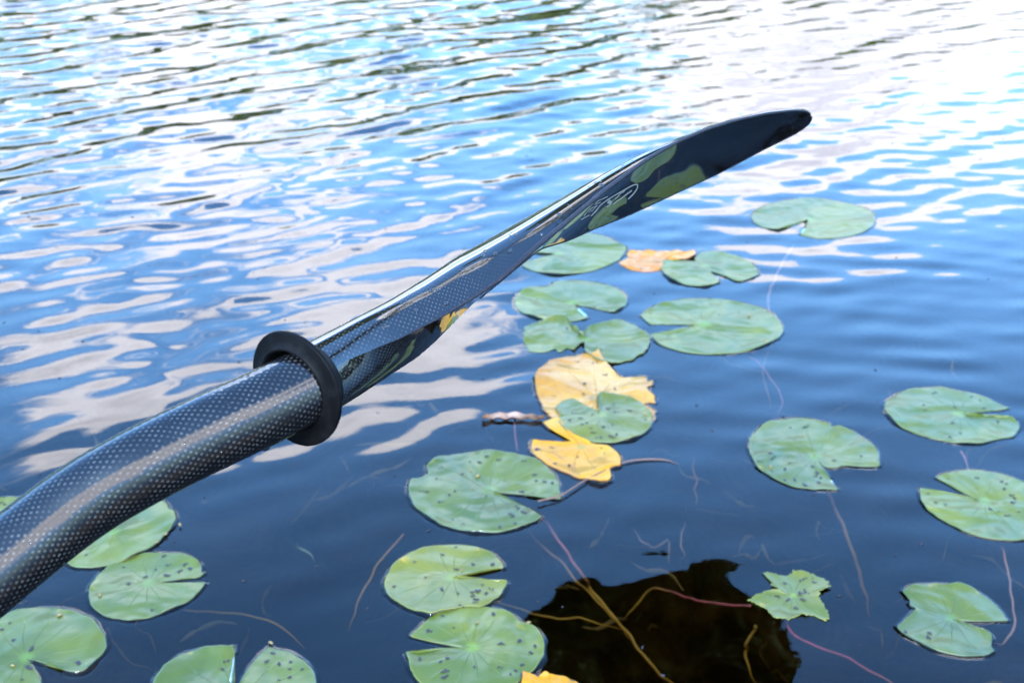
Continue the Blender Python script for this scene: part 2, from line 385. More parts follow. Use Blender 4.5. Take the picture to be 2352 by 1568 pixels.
def closed_smooth(pts, n, sharp=()):
    out_ = []; m = len(pts)
    for i in range(m):
        p0, p1, p2, p3 = pts[i - 1], pts[i], pts[(i + 1) % m], pts[(i + 2) % m]
        t1 = (p2 - p0) * .5 * (0.25 if i in sharp else 1); t2 = (p3 - p1) * .5 * (0.25 if (i + 1) % m in sharp else 1)
        for k in range(n):
            t = k / n; t_2, t_3 = t * t, t * t * t
            out_.append(p1 * (2 * t_3 - 3 * t_2 + 1) + t1 * (t_3 - 2 * t_2 + t) + p2 * (-2 * t_3 + 3 * t_2) + t2 * (t_3 - t_2))
    return out_
def make_pad(org, scale, pts, centre, label, mat, color=(1, 1, 1), spots=(), cat='lily pad', name='lily_pad', level=0, ragged=.0, fold=0., auto_spots=0, group='lily pads floating on the water', curl=1.0, crumbs=()):
    """pts: outline read off the photograph in a zoom with origin org and scale; laid on the water surface"""
    def cv(p): return ((org[0] + p[0] / scale) * .91875, (org[1] + p[1] / scale) * .91875)
    base = .0009 + level * .0014
    W = [on_plane(*cv(p), base) for p in pts]
    c0 = on_plane(*cv(centre), base)
    # sharp corners where the outline turns hard
    sharp = set()
    for i in range(len(W)):
        a_, b_ = (W[i] - W[i - 1]), (W[(i + 1) % len(W)] - W[i])
        if a_.length > 0 and b_.length > 0 and a_.angle(b_) > math.radians(48): sharp.add(i)
    O = closed_smooth(W, 6, sharp); rr = random.Random(hash(label) % 1000 if False else len(label) * 31 + len(pts))
    cen = sum(O, Vector()) / len(O); size = max((p - cen).length for p in O)
    sd_ = Vector((rr.uniform(0, 50), rr.uniform(0, 50), 0))
    O = [p + (p - c0).normalized() * (noise.noise(p * 90 + sd_) * .0012 + noise.noise(p * 260 + sd_) * .0005 + noise.noise(p * 400 + sd_) * .004 * ragged) for p in O]
    rings = [.04, .12, .25, .4, .55, .7, .82, .9, .95, .98, 1.0]
    root = empty(name, (cen.x, cen.y, 0))
    tag(root, label, cat, group)
    vs, fs, rad, ang = [Vector(c0)], [], [0.], [0.]
    nO = len(O)
    def zof(p, r, an):
        z = hz(p.x, p.y) + base
        z += (.0016 * noise.noise(Vector((p.x * 17, p.y * 17, 3)) + sd_)) * (.3 + r) * (1 - float(smooth01((r - .6) / .4)))
        rimn = noise.noise(Vector((math.cos(an) * 2.1, math.sin(an) * 2.1, 0)) + sd_)
        z += curl * max(0, rimn - .05) * .006 * smooth01((r - .82) / .18)
        z += fold * .012 * r * r * max(0, noise.noise(Vector((math.cos(an) * 1.2, math.sin(an) * 1.2, 5)) + sd_) + .1)
        # gentle valley along the notch bisector
        return float(z)
    vs[0].z = zof(c0, 0, 0)
    for r in rings:
        for p in O:
            q = c0.lerp(p, r); an = math.atan2(p.y - c0.y, p.x - c0.x); q.z = zof(q, r, an); vs.append(q); rad.append(r); ang.append(an)
    # underside skirt (thickness)
    for p in O:
        an = math.atan2(p.y - c0.y, p.x - c0.x); q = p.copy(); q.z = vs[1 + (len(rings) - 1) * nO + len(vs) * 0 + O.index(p)].z - .0011; vs.append(q); rad.append(1.); ang.append(an)
    for i in range(nO):
        fs.append((0, 1 + i, 1 + (i + 1) % nO))
        for k in range(len(rings)):
            a_ = 1 + k * nO
            fs.append((a_ + i, a_ + nO + i, a_ + nO + (i + 1) % nO, a_ + (i + 1) % nO))
    # orientation: make the top face up
    a_, b_, c_ = (vs[j] for j in fs[0])
    if (b_ - a_).cross(c_ - a_).z < 0: fs = [f[::-1] for f in fs]
    o = link_mesh('leaf_blade', vs, fs, mat, root, attrs={'radial': rad, 'angle': ang}); o.color = (*color, 1)
    # meniscus: water drawn up to the rim
    mv, mf = [], []
    top = 1 + (len(rings) - 1) * nO
    for i in range(nO):
        p = vs[top + i]; t = (O[(i + 1) % nO] - O[i - 1]); nrm = Vector((t.y, -t.x, 0)); nrm = nrm.normalized() if nrm.length > 1e-9 else Vector((1, 0, 0))
        if nrm.dot(p - c0) < 0: nrm = -nrm
        for (d_, f_) in ((-.0002, .9), (.0008, .52), (.002, .22), (.0036, .05), (.0055, -.15)):
            q = p + nrm * d_; zw = hz(q.x, q.y); q.z = zw + max(.0004, min(p.z - zw, .0036)) * f_ ; mv.append(q)
    for i in range(nO):
        for k in range(4):
            j = (i + 1) % nO; mf.append((i * 5 + k, i * 5 + k + 1, j * 5 + k + 1, j * 5 + k))
    a_, b_, c_ = (mv[j] for j in mf[0][:3])
    if (b_ - a_).cross(c_ - a_).z < 0: mf = [f[::-1] for f in mf]
    if ragged < .7: link_mesh('meniscus', mv, mf, m_men, root)
    # leaf spots
    sv_, sf_ = [], []
    sp = [cv(s_) + (1.0,) for s_ in spots]
    def blob(px, py, k):
        p = on_plane(px, py, base)
        # inside pad only is the caller's job
        r_ = k * rr.uniform(.0010, .0019); an0 = rr.uniform(0, 3.14); el_ = rr.uniform(1.0, 1.9); b0 = len(sv_)
        an = math.atan2(p.y - c0.y, p.x - c0.x)
        z = zof(p, .5, an) + .00045
        for q in range(9):
            a2 = 2 * math.pi * q / 9; rj = r_ * rr.uniform(.75, 1.25)
            dx, dy = rj * el_ * math.cos(a2), rj * math.sin(a2)
            sv_.append(Vector((p.x + dx * math.cos(an0) - dy * math.sin(an0), p.y + dx * math.sin(an0) + dy * math.cos(an0), z)))
        sf_.append(tuple(b0 + q for q in range(9)))
    for (px, py, k) in sp:
        blob(px, py, 1.0)
        if rr.random() < .3: blob(px + rr.uniform(4, 8), py + rr.uniform(-3, 3), .7)
    for _ in range(auto_spots):
        q = O[rr.randrange(nO)]; f_ = rr.uniform(.25, .9); w_ = c0.lerp(q, f_)
        d = w_ - Vector((0, 0, CAMH)); dep = d.y * cp_ - d.z * sp_; up_ = d.y * sp_ + d.z * cp_
        blob(1176 + d.x / dep * FPX, 784 - up_ / dep * FPX, rr.uniform(.35, .9))
    if sf_:
        s_o = link_mesh('leaf_spots', sv_, sf_, m_spot, root, smooth=False); s_o['kind'] = 'stuff'
    for (x_, y_, k) in crumbs:
        p = on_plane(*cv((x_, y_)), base); p.z = hz(p.x, p.y) + base + .001
        vs_, fs_ = blobmesh(p, .0016 * k, .0008 * k, .0007 * k, rr)
        cm = link_mesh('crumb', vs_, fs_, m_crumb, root)
    PADS.append((cen.copy(), root))
    return root
def blobmesh(p, rx, ry, rz, rr):
    vs, fs = [], []; nU, nV = 8, 5; an0 = rr.uniform(0, 3.14)
    for j in range(nV + 1):
        th = math.pi * j / nV
        for i in range(nU):
            ph = 2 * math.pi * i / nU; k = rr.uniform(.8, 1.2)
            x, y, z = rx * math.sin(th) * math.cos(ph) * k, ry * math.sin(th) * math.sin(ph) * k, rz * math.cos(th)
            vs.append(p + Vector((x * math.cos(an0) - y * math.sin(an0), x * math.sin(an0) + y * math.cos(an0), z)))
    for j in range(nV):
        for i in range(nU): fs.append((j * nU + i, (j + 1) * nU + i, (j + 1) * nU + (i + 1) % nU, j * nU + (i + 1) % nU))
    return vs, fs
# meniscus material: clear water surface without volume
m_men, mN, mL, mpb = newmat('water_edge'); mN.remove(mpb); g = G(m_men); om = [n for n in mN if n.type == 'OUTPUT_MATERIAL'][0]
fr = g.n('ShaderNodeFresnel', {'IOR': 1.333}); gl = g.n('ShaderNodeBsdfGlossy', {'Roughness': 0.03}); tr = g.n('ShaderNodeBsdfTransparent', {'Color': rgba(.97, .97, .97)})
ms = g.n('ShaderNodeMixShader'); g.put(ms.inputs[0], fr.outputs[0]); g.put(ms.inputs[1], tr.outputs[0]); g.put(ms.inputs[2], gl.outputs[0]); mL.new(ms.outputs[0], om.inputs['Surface'])

R4 = ((1200, 460), 2.138); R5 = ((960, 860), 2.94); R6 = ((1800, 900), 1.943); R7 = ((900, 1280), 2.138); R8 = ((0, 1200), 2.613)
PADS = []
make_pad(*R4, [(1712,265),(1780,281),(1870,285),(1960,275),(2040,255),(2090,225),(2113,190),(2105,155),(2070,130),(2010,105),(1930,88),(1830,75),(1720,75),(1620,88),(1540,108),(1480,140),(1455,170),(1465,200),(1500,222),(1560,238),(1600,240),(1640,225),(1700,200),(1750,192),(1740,225)],
         (1765,185), 'pale round lily pad alone at the upper right, beyond the paddle tip', M_GREEN, (1.1, 1.1, 1.15), auto_spots=2)
make_pad(*R4, [(230,440),(290,465),(380,480),(480,480),(590,465),(680,435),(750,400),(782,355),(770,330),(740,315),(690,290),(620,272),(540,268),(460,280),(380,310),(300,345),(265,368),(330,375),(395,378),(360,390),(290,405),(240,425)],
         (410,376), 'lily pad half hidden behind the paddle blade, left of the orange leaf', M_GREEN, (1.05, 1.1, 1.1))
make_pad(*R4, [(740,420),(780,445),(840,462),(920,465),(965,455),(985,420),(1010,402),(1060,408),(1110,405),(1150,385),(1140,365),(1090,375),(1060,362),(1020,372),(960,365),(890,362),(820,362),(785,375),(790,395)],
         (900,412), 'small orange yellow decaying lily leaf with a crumpled brown end', M_TAN, (1.2, 1.0, .75), ragged=.8, fold=.5, auto_spots=5, cat='yellow lily leaf')
make_pad(*R4, [(965,440),(975,415),(1020,403),(1100,408),(1150,412),(1150,398),(1165,375),(1200,362),(1280,360),(1370,380),(1440,410),(1480,450),(1485,475),(1460,495),(1400,515),(1360,510),(1290,480),(1230,462),(1245,482),(1275,510),(1270,525),(1210,542),(1130,540),(1050,520),(990,485)],
         (1195,437), 'two lobed lily pad shaped like a butterfly beside the orange leaf', M_GREEN, (1.0, 1.08, 1.1), level=1, auto_spots=2)
make_pad(*R4, [(185,640),(195,600),(240,565),(320,550),(370,545),(400,525),(480,515),(580,520),(680,540),(750,570),(782,610),(775,650),(720,685),(650,675),(570,655),(512,648),(530,675),(575,712),(560,722),(470,732),(360,728),(270,705),(210,675)],
         (495,632), 'round lily pad with an open notch just below the blade, above the ragged pad', M_GREEN, (1, 1.08, 1.08), auto_spots=4)
make_pad(*R4, [(235,790),(250,760),(300,740),(350,720),(400,714),(450,720),(475,745),(490,770),(520,780),(530,800),(555,810),(575,785),(620,765),(680,745),(740,735),(800,745),(860,775),(910,820),(905,860),(870,905),(800,940),(720,955),(640,945),(590,920),(560,900),(560,860),(540,855),(500,890),(470,875),(430,895),(400,880),(350,895),(270,895),(245,860),(232,830)],
         (560,832), 'ragged chewed lily pad with a curled green left lobe, above the big yellow leaf', M_GREEN, (1, 1.0, .9), ragged=.9, fold=.6, auto_spots=10)
make_pad(*R4, [(862,703),(880,685),(930,655),(1010,630),(1110,613),(1220,612),(1330,622),(1430,640),(1510,662),(1570,695),(1605,735),(1620,770),(1600,810),(1550,845),(1470,875),(1380,895),(1260,905),(1150,902),(1050,885),(960,855),(915,810),(925,798),(1000,802),(1080,780),(1150,755),(1165,750),(1090,748),(1000,748),(910,748),(880,725)],
         (1190,747), 'largest pale oval lily pad, its long notch opening to the left', M_GREEN, (1.08, 1.12, 1.1), auto_spots=8, crumbs=[(1440,705,2.0),(910,690,1.3)])
make_pad(*R5, [(1110,285),(1125,240),(1170,190),(1240,140),(1330,100),(1440,75),(1550,60),(1575,38),(1590,70),(1620,120),(1660,165),(1700,210),(1730,235),(1800,245),(1900,235),(1930,240),(1940,270),(1975,265),(1975,295),(1935,310),(1950,350),(1990,390),(1990,430),(1940,425),(1910,440),(1960,470),(1990,500),(1985,560),(1900,600),(1740,620),(1500,620),(1300,575),(1240,540),(1190,500),(1150,420),(1120,350)],
         (1560,400), 'largest yellow tan lily leaf with a torn frayed right edge', M_TAN, (1, 1, 1), ragged=.5, fold=1.0, cat='yellow lily leaf',
         spots=[(1410,130),(1535,138),(1565,132),(1612,228),(1632,235),(1732,238),(1475,295),(1697,328),(1242,381),(1465,372)])
make_pad(*R5, [(1262,475),(1290,430),(1340,405),(1385,395),(1440,420),(1500,455),(1585,492),(1572,440),(1575,380),(1600,360),(1680,358),(1770,370),(1850,400),(1920,450),(1960,510),(1970,560),(1940,620),(1870,670),(1770,700),(1650,715),(1530,705),(1420,670),(1340,625),(1290,580),(1270,545),(1300,525)],
         (1600,515), 'small spotted green lily pad lying on top of the big yellow leaf', M_GREEN, (1.15, 1.05, .85), level=1, crumbs=[(1922,515,1.6)],
         spots=[(1385,505),(1412,507),(1440,510),(1470,514),(1530,518),(1636,470),(1690,440),(1700,495),(1800,485),(1790,405),(1365,560),(1440,545),(1455,590),(1490,580),(1520,620),(1525,650),(1610,612),(1618,605),(1680,592),(1595,685),(1660,675),(1685,685),(1710,660),(1835,662),(1560,690),(1925,552)])
make_pad(*R5, [(1170,583),(1240,550),(1285,545),(1310,600),(1370,650),(1440,690),(1540,725),(1620,735),(1680,770),(1720,810),(1740,860),(1735,900),(1690,905),(1660,930),(1670,980),(1650,1010),(1590,1025),(1520,1010),(1440,985),(1340,940),(1240,900),(1160,860),(1110,820),(1080,770),(1095,700),(1180,710),(1300,712),(1380,712),(1405,708),(1350,690),(1270,650),(1210,622)],
         (1450,745), 'golden yellow lily leaf with a brown tail, touching the large green pad', M_YELLOW, (1, 1, 1), level=0, fold=.5, cat='yellow lily leaf',
         spots=[(1225,755),(1130,768),(1125,775),(1100,790),(1425,828),(1360,888),(1257,875),(1555,912),(1620,805),(1670,808),(1598,765),(1505,975),(1580,945),(1495,945)])
make_pad(*R5, [(182,1020),(200,985),(250,980),(310,960),(325,930),(320,890),(370,840),(450,815),(560,800),(680,785),(800,780),(920,790),(1020,812),(1110,845),(1190,890),(1250,950),(1285,1010),(1290,1070),(1300,1127),(1200,1125),(1090,1105),(960,1092),(812,1080),(900,1120),(1000,1170),(1090,1215),(1152,1258),(1110,1290),(1000,1335),(880,1365),(760,1373),(620,1365),(500,1340),(400,1300),(300,1240),(225,1180),(190,1110)],
         (775,1070), 'large green lily pad at the centre, notch tip yellow, left rim bitten', M_GREEN, (.78, .86, .85), level=1, crumbs=[(655,1060,1.0),(635,930,1.0),(690,970,2.2)],
         spots=[(405,915),(423,902),(628,866),(703,870),(752,828),(835,853),(1018,858),(578,955),(385,990),(885,1000),(1105,960),(1117,1000),(1180,1008),(1237,1017),(1000,1080),(1020,1078),(262,1080),(317,1085),(520,1080),(480,1105),(745,1115),(405,1155),(925,1245),(945,1265),(970,1185),(988,1202),(1020,1230),(1040,1237),(965,1318),(852,1342),(665,1340),(580,1315),(503,1282)])
make_pad(*R6, [(142,400),(150,375),(190,330),(240,300),(300,288),(380,282),(460,288),(530,308),(540,325),(580,322),(640,345),(700,380),(750,425),(775,470),(772,510),(720,518),(660,515),(600,512),(560,522),(505,515),(480,490),(510,535),(540,580),(572,627),(500,625),(420,620),(340,605),(270,575),(200,530),(160,480),(143,440)],
         (465,470), 'green lily pad on the right, notch at its lower side above a long brown stem', M_GREEN, (.88, .95, .9), crumbs=[(245,520,1.8),(457,463,1.0)],
         spots=[(342,326),(413,326),(243,451),(268,468),(254,479),(187,492),(338,501),(314,530),(238,545),(250,548),(449,517),(473,546),(457,563),(489,568),(363,580),(406,600),(416,608),(480,592),(685,470),(555,487),(770,488),(315,583)])
make_pad(*R6, [(800,215),(830,185),(900,152),(990,137),(1080,135),(1160,150),(1240,165),(1310,190),(1360,215),(1402,231),(1350,243),(1280,250),(1190,262),(1280,272),(1370,276),(1420,282),(1450,310),(1445,340),(1415,370),(1350,380),(1270,402),(1180,402),(1090,390),(1000,370),(900,335),(840,295),(808,255)],
         (1165,263), 'green oval lily pad, rightmost but one, its notch opening to the right edge', M_GREEN, (1, 1.06, .95),
         spots=[(1033,162),(1180,160),(1222,178),(1262,195),(1140,232),(995,246),(988,222),(875,297),(975,347),(1115,372),(1130,305),(1280,235),(1350,298),(1378,272),(1168,353)])
make_pad(*R6, [(1052,568),(1110,545),(1190,532),(1270,535),(1380,555),(1477,590),(1560,640),(1590,720),(1580,800),(1520,860),(1430,873),(1330,865),(1220,840),(1110,790),(1020,730),(980,680),(972,624),(1040,632),(1140,650),(1255,675),(1180,640),(1110,600)],
         (1285,682), 'green lily pad cut off by the right edge, its notch opening to the left', M_GREEN, (1, 1.06, .95),
         spots=[(1107,576),(1243,570),(1255,573),(1368,590),(1392,600),(1380,625),(1412,655),(1430,668),(1420,690),(1010,648),(1046,690),(1096,700),(1355,735),(1387,757),(1310,720),(1450,737)])
make_pad(*R7, [(130,380),(150,320),(200,260),(280,205),(380,175),(500,168),(610,178),(690,205),(740,245),(765,292),(700,305),(620,320),(512,342),(620,355),(700,365),(787,370),(765,420),(720,465),(650,500),(560,500),(450,525),(380,545),(290,520),(200,470),(150,425)],
         (495,345), 'bright green lily pad with yellow flecks touching the pad below it', M_GREEN, (1.3, 1.12, .5), level=1, crumbs=[(503,345,1.2),(545,308,1.0)],
         spots=[(513,183),(438,224),(292,263),(513,303),(605,280),(708,281),(350,344),(182,393),(436,405),(440,415),(525,434),(655,392),(692,408),(676,434),(600,430),(625,423),(637,422),(603,448),(615,467),(632,470),(610,483),(535,497)])
make_pad(*R7, [(272,660),(320,610),(380,560),(470,515),(570,500),(680,505),(770,530),(830,565),(870,600),(930,620),(965,660),(985,720),(970,790),(920,850),(860,900),(800,940),(700,970),(550,975),(430,960),(330,920),(280,860),(248,758),(330,748),(430,735),(552,728),(450,705),(340,680)],
         (600,728), 'brightest green lily pad at the bottom edge, left of the dark mirror patch', M_GREEN, (1.2, 1.15, .4), crumbs=[(900,597,1.6),(628,592,1.2)],
         spots=[(362,636),(442,555),(712,548),(778,555),(502,624),(855,602),(743,710),(755,706),(852,693),(935,722),(905,753),(915,756),(318,788),(468,788),(430,805),(612,830),(743,830),(868,820),(440,860),(460,850),(455,882),(447,890),(805,868),(833,850)])
make_pad(*R6, [(208,1030),(250,1030),(310,1050),(345,1035),(355,1020),(420,1025),(480,1050),(525,1080),(537,1100),(500,1115),(472,1145),(490,1170),(515,1210),(530,1245),(500,1255),(450,1235),(400,1230),(350,1250),(300,1250),(255,1235),(235,1205),(190,1185),(138,1165),(190,1135),(250,1125),(290,1125),(245,1100),(250,1075)],
         (355,1140), 'small tattered lily pad eaten away all round, right of the dark mirror patch', M_GREEN, (1.4, 1.2, .5), ragged=1.0, fold=.4, curl=.5,
         spots=[(410,1115),(416,1128),(315,1083),(453,1077),(390,1070),(405,1062),(325,1165),(335,1160),(275,1145),(375,1205),(365,1200),(398,1160),(388,1133),(450,1060)])
make_pad(*R6, [(890,1120),(930,1095),(1010,1085),(1100,1085),(1180,1097),(1260,1130),(1330,1180),(1380,1235),(1400,1262),(1330,1265),(1240,1265),(1150,1265),(1220,1290),(1290,1315),(1320,1350),(1318,1390),(1330,1410),(1290,1430),(1200,1435),(1110,1422),(1020,1395),(940,1350),(880,1315),(862,1290),(900,1260),(930,1230),(950,1210),(925,1190),(920,1160)],
         (1120,1255), 'grey green lily pad in the lower right corner with a ragged left rim', M_GREEN, (.70, .82, .95), spots=[(1015,1325),(1008,1345),(1020,1350),(900,1320)], ragged=.2)
make_pad(*R8, [(455,545),(520,560),(600,563),(700,552),(800,525),(900,485),(1000,425),(1090,340),(1140,260),(1145,210),(1100,180),(1090,150),(1040,118),(950,105),(850,110),(700,140),(560,220),(470,320),(420,430),(430,510)],
         (740,330), 'lily pad behind the curved shaft with crumbs along its right rim', M_GREEN, (1.05, 1.08, .9), level=1, spots=[(562,485)], crumbs=[(1175,292,1.7),(1085,355,1.5),(1025,410,1.3)])
make_pad(*R8, [(580,760),(595,690),(640,620),(720,560),(820,510),(930,480),(1060,473),(1170,482),(1260,515),(1310,560),(1320,600),(1338,605),(1290,635),(1200,645),(1100,660),(1015,680),(1120,682),(1240,678),(1337,668),(1290,740),(1230,790),(1130,840),(1010,885),(880,913),(780,905),(680,880),(610,830)],
         (970,672), 'green lily pad below the curved shaft with a narrow notch opening right', M_GREEN, (.85, .92, .8), crumbs=[(655,755,1.7)],
         spots=[(1072,497),(807,570),(1018,585),(1090,558),(1205,557),(1242,582),(1165,602),(1088,625),(948,635),(840,677),(992,850),(1228,545)])
make_pad(*R8, [(-200,1000),(-60,930),(30,880),(130,848),(250,835),(370,832),(490,855),(590,905),(660,970),(695,1050),(690,1110),(640,1160),(590,1220),(560,1245),(490,1258),(420,1245),(330,1210),(260,1190),(190,1172),(212,1215),(250,1270),(270,1330),(240,1400),(100,1440),(-100,1420),(-220,1300),(-260,1120)],
         (170,1160), 'big lily pad cut off by the left edge, below the curved shaft', M_GREEN, (.85, .92, .8), crumbs=[(392,885,1.7),(85,1215,1.5)],
         spots=[(65,935),(12,977),(87,1046),(210,1095),(203,1112),(508,1192),(515,1196),(180,1220),(192,1230),(145,1300)])
make_pad(*R8, [(1000,1325),(1040,1260),(1110,1190),(1200,1130),(1320,1095),(1420,1093),(1500,1085),(1520,1072),(1532,1120),(1530,1200),(1520,1300),(1530,1370),(1540,1400),(1580,1290),(1640,1200),(1700,1130),(1760,1080),(1800,1095),(1900,1120),(1990,1180),(2040,1240),(2065,1320),(2060,1420),(1950,1520),(1700,1580),(1400,1580),(1150,1520),(1020,1430)],
         (1535,1440), 'lily pad cut off by the bottom edge, its wide notch opening upwards', M_GREEN, (.82, .90, .8), crumbs=[(1770,1060,1.7)],
         spots=[(1370,1125),(1492,1176),(1465,1183),(1450,1230),(1775,1122),(1740,1178),(1823,1193),(1898,1183),(1973,1233),(1890,1228),(1890,1285),(1822,1301)])
make_pad(*R8, [(-120,200),(-50,140),(0,115),(80,108),(150,118),(200,150),(220,200),(150,290),(50,330),(-80,300)],
         (60,210), 'sliver of a lily pad above the shaft at the left edge', M_GREEN, (1.15, 1.08, .8), spots=[(8,147),(30,158)])
make_pad(*R7, [(872,868),(920,875),(1000,875),(1080,885),(1140,910),(1180,945),(1100,990),(950,1000),(860,950)],
         (1010,935), 'amber yellow leaf tip at the bottom edge beside the bright green pad', M_YELLOW, (.95, .75, .35), spots=[(935,880)], cat='yellow lily leaf', fold=.5)

# curled dry leaf on its stalk
def ribbon_leaf():
    cv = lambda p: ((960 + p[0] / 2.94) * .91875, (860 + p[1] / 2.94) * .91875)
    topc = [(720,525),(790,507),(870,503),(960,500),(1050,511),(1120,518),(1182,525)]
    lowc = [(722,528),(790,538),(860,545),(930,545),(1000,538),(1090,536),(1180,528)]
    a_ = catmull([on_plane(*cv(p), .008) for p in topc], 5); b_ = catmull([on_plane(*cv(p), .004) for p in lowc], 5)
    vs, fs = [], []
    for i, (p, q) in enumerate(zip(a_, b_)):
        for j in range(5):
            t = j / 4; r = p.lerp(q, t); r.z += -.004 * math.sin(math.pi * t) + .001 * math.sin(i * .9); vs.append(r)
    for i in range(len(a_) - 1):
        for j in range(4): fs.append((i * 5 + j, i * 5 + j + 1, i * 5 + j + 6, i * 5 + j + 5))
    k = len(vs); vs += [v - Vector((0, 0, .0008)) for v in vs]; fs += [tuple(q + k for q in f[::-1]) for f in fs]
    return vs, fs
m_dry, dN, dL, dp = newmat('dry_leaf'); g = G(m_dry); dL.new(g.mix(g.ramp(g.noise(60, 4, .6, g.pos()), .4, .65), rgba(.20, .11, .075), rgba(.06, .03, .015)), dp.inputs['Base Color']); dp.inputs['Roughness'].default_value = .45
m_stem, sN, sL, sp0 = newmat('lily_stem'); g = G(m_stem)
zz = g.n('ShaderNodeSeparateXYZ', {0: g.pos()}).outputs[2]; oi = g.n('ShaderNodeObjectInfo')
dimc = g.mix(.42, oi.outputs['Color'], rgba(.04, .012, .004))
cS = g.mix(g.m('MULTIPLY', g.ramp(g.noise(60, 3, .6, g.pos()), .35, .7), .5), dimc, rgba(.10, .045, .015))
cS = g.mix(g.ramp(zz, -.055, -.11), cS, rgba(.42, .24, .03))
sL.new(cS, sp0.inputs['Base Color']); sp0.inputs['Roughness'].default_value = .6
vs, fs = ribbon_leaf(); rt = empty('curled_leaf', on_plane(1180, 952, 0)); tag(rt, 'dry brown curled leaf lifted on a thin pink stalk', 'dry leaf')
link_mesh('leaf_blade', vs, fs, m_dry, rt)
pts = catmull([on_plane(1183, 955, .003), on_plane(1182, 975, -.008), on_plane(1184, 1005, -.02), on_plane(1189, 1036, -.035)], 5)
v_, f_ = tube(pts, .0013, 6); o = link_mesh('stalk', v_, f_, m_stem, rt); o.color = (.40, .13, .16, 1)

# submerged stalks
def stem(pts, z0, z1, r, color, label, wig=.0012, cat='lily stem', group='lily stems under the water'):
    n = len(pts); P_ = []
    for i, p in enumerate(pts): P_.append(on_plane(p[0], p[1], z0 + (z1 - z0) * i / (n - 1)))
    r *= .72; P_ = catmull(P_, 8); rr = Vector((len(label) * 3.1, n * 1.7, 0))
    P_ = [p + Vector((noise.noise(p * 60 + rr), noise.noise(p * 60 + rr * 2), 0)) * wig * 2 for p in P_]
    v_, f_ = tube(P_, [r * min(1, (len(P_) - i) / 14 + .08) * (min(1, i / 8 + .1) if cat != 'lily stem' else 1) for i in range(len(P_))], 7)
    if cat == 'lily stem':
        pad = min(PADS, key=lambda q: min((q[0] - P_[0]).length, (q[0] - P_[-1]).length))[1]
        rt = link_mesh('stem', v_, f_, m_stem, pad)
    else:
        rt = link_mesh('water_sprout' if 'sprout' in cat else 'submerged_root', v_, f_, m_stem); tag(rt, label, cat)
    rt.color = (*color, 1); return rt
PINK = (.5, .2, .24); BRN = (.50, .24, .12); RED = (.50, .08, .10); OLV = (.55, .38, .08)
stem([(1225,1175),(1240,1188),(1262,1210),(1295,1255),(1320,1295),(1345,1330),(1352,1345),(1375,1375),(1410,1415),(1440,1450),(1475,1500),(1515,1545),(1545,1570),(1600,1640)], -.004, -.20, .0024, (.55, .17, .15), 'longest pink lily stem running from the central pad down through the dark patch')
stem([(1205,1205),(1212,1215),(1235,1245),(1290,1290),(1325,1335),(1350,1355),(1385,1392),(1420,1432),(1450,1470)], -.03, -.16, .0022, (.30, .16, .08), 'brown lily stem beside the pink one, joining it at the dark patch')
stem([(1870,1085),(1895,1120),(1915,1160),(1940,1215),(1960,1270),(1975,1320),(1990,1370),(1998,1420)], -.006, -.20, .0030, (.62, .36, .22), 'thick brown lily stem hanging down from the right notched pad')
stem([(1822,566),(1800,600),(1780,640),(1765,680),(1766,712),(1785,745)], -.004, -.006, .0030, (.34, .16, .09), 'pale brown stem curving down to the largest oval pad', group='lily stems under the water')
stem([(1778,785),(1755,830),(1755,870),(1765,910),(1770,940)], -.02, -.10, .0024, (.22, .16, .12), 'dim grey stem under the right end of the largest oval pad')
stem([(1700,812),(1740,830),(1765,865),(1790,900),(1796,930),(1775,962)], -.02, -.01, .0018, (.36, .12, .10), 'thin reddish stem looping above the right notched pad')
stem([(1235,1150),(1285,1138),(1340,1105),(1380,1084),(1430,1062),(1480,1054),(1530,1056),(1560,1066)], .004, .0005, .0013, (.20, .11, .08), 'thin brown stalk floating across the golden leaf', wig=.0004)
stem([(1592,1050),(1590,1085),(1602,1105),(1596,1130),(1606,1160)], -.05, -.09, .0016, (.30, .13, .06), 'faint orange root squiggle under the water right of the golden leaf', wig=.004, cat='root')
stem([(1120,1372),(1136,1378),(1177,1393),(1230,1410),(1283,1419),(1334,1419),(1385,1434),(1437,1447)], -.05, -.15, .0016, (.55, .28, .07), 'thin orange stem crossing the dark patch from the left')
stem([(1725,1390),(1643,1385),(1578,1371),(1531,1356),(1497,1350),(1471,1378),(1445,1408),(1424,1429)], -.01, -.16, .0018, (.55, .09, .08), 'thin red stem crossing the dark patch towards the tattered pad')
stem([(1790,1395),(1805,1420),(1814,1441),(1842,1467),(1890,1489),(1942,1508),(1984,1531),(2046,1567),(2090,1600)], -.006, -.08, .0018, (.60, .10, .14), 'red stem trailing right below the tattered pad')
stem([(2285,1225),(2290,1238),(2306,1276),(2318,1328),(2328,1394),(2328,1437),(2306,1475),(2283,1477)], -.01, -.07, .0019, (.62, .32, .20), 'brown stem hooking down near the right edge')
stem([(2205,1035),(2212,1047),(2225,1077),(2236,1090)], -.01, -.02, .0016, (.65, .25, .26), 'short reddish stem between the two pads at the right edge')
stem([(930,1225),(880,1280),(850,1330),(820,1390),(800,1450)], -.08, -.16, .0018, (.60, .14, .12), 'dim red stem going down left of the flecked pad')
stem([(420,1403),(500,1405),(600,1420),(660,1450),(700,1490)], -.09, -.15, .0017, (.60, .10, .12), 'dim red stem right of the pad under the shaft')
stem([(245,1440),(265,1480),(300,1520),(360,1540)], -.08, -.14, .0017, (.50, .20, .12), 'dim brown stem curving between the two lower left pads')
stem([(322,1420),(312,1440),(345,1460),(360,1500)], -.06, -.12, .0019, (.50, .28, .14), 'short brown stem under the pad below the shaft')
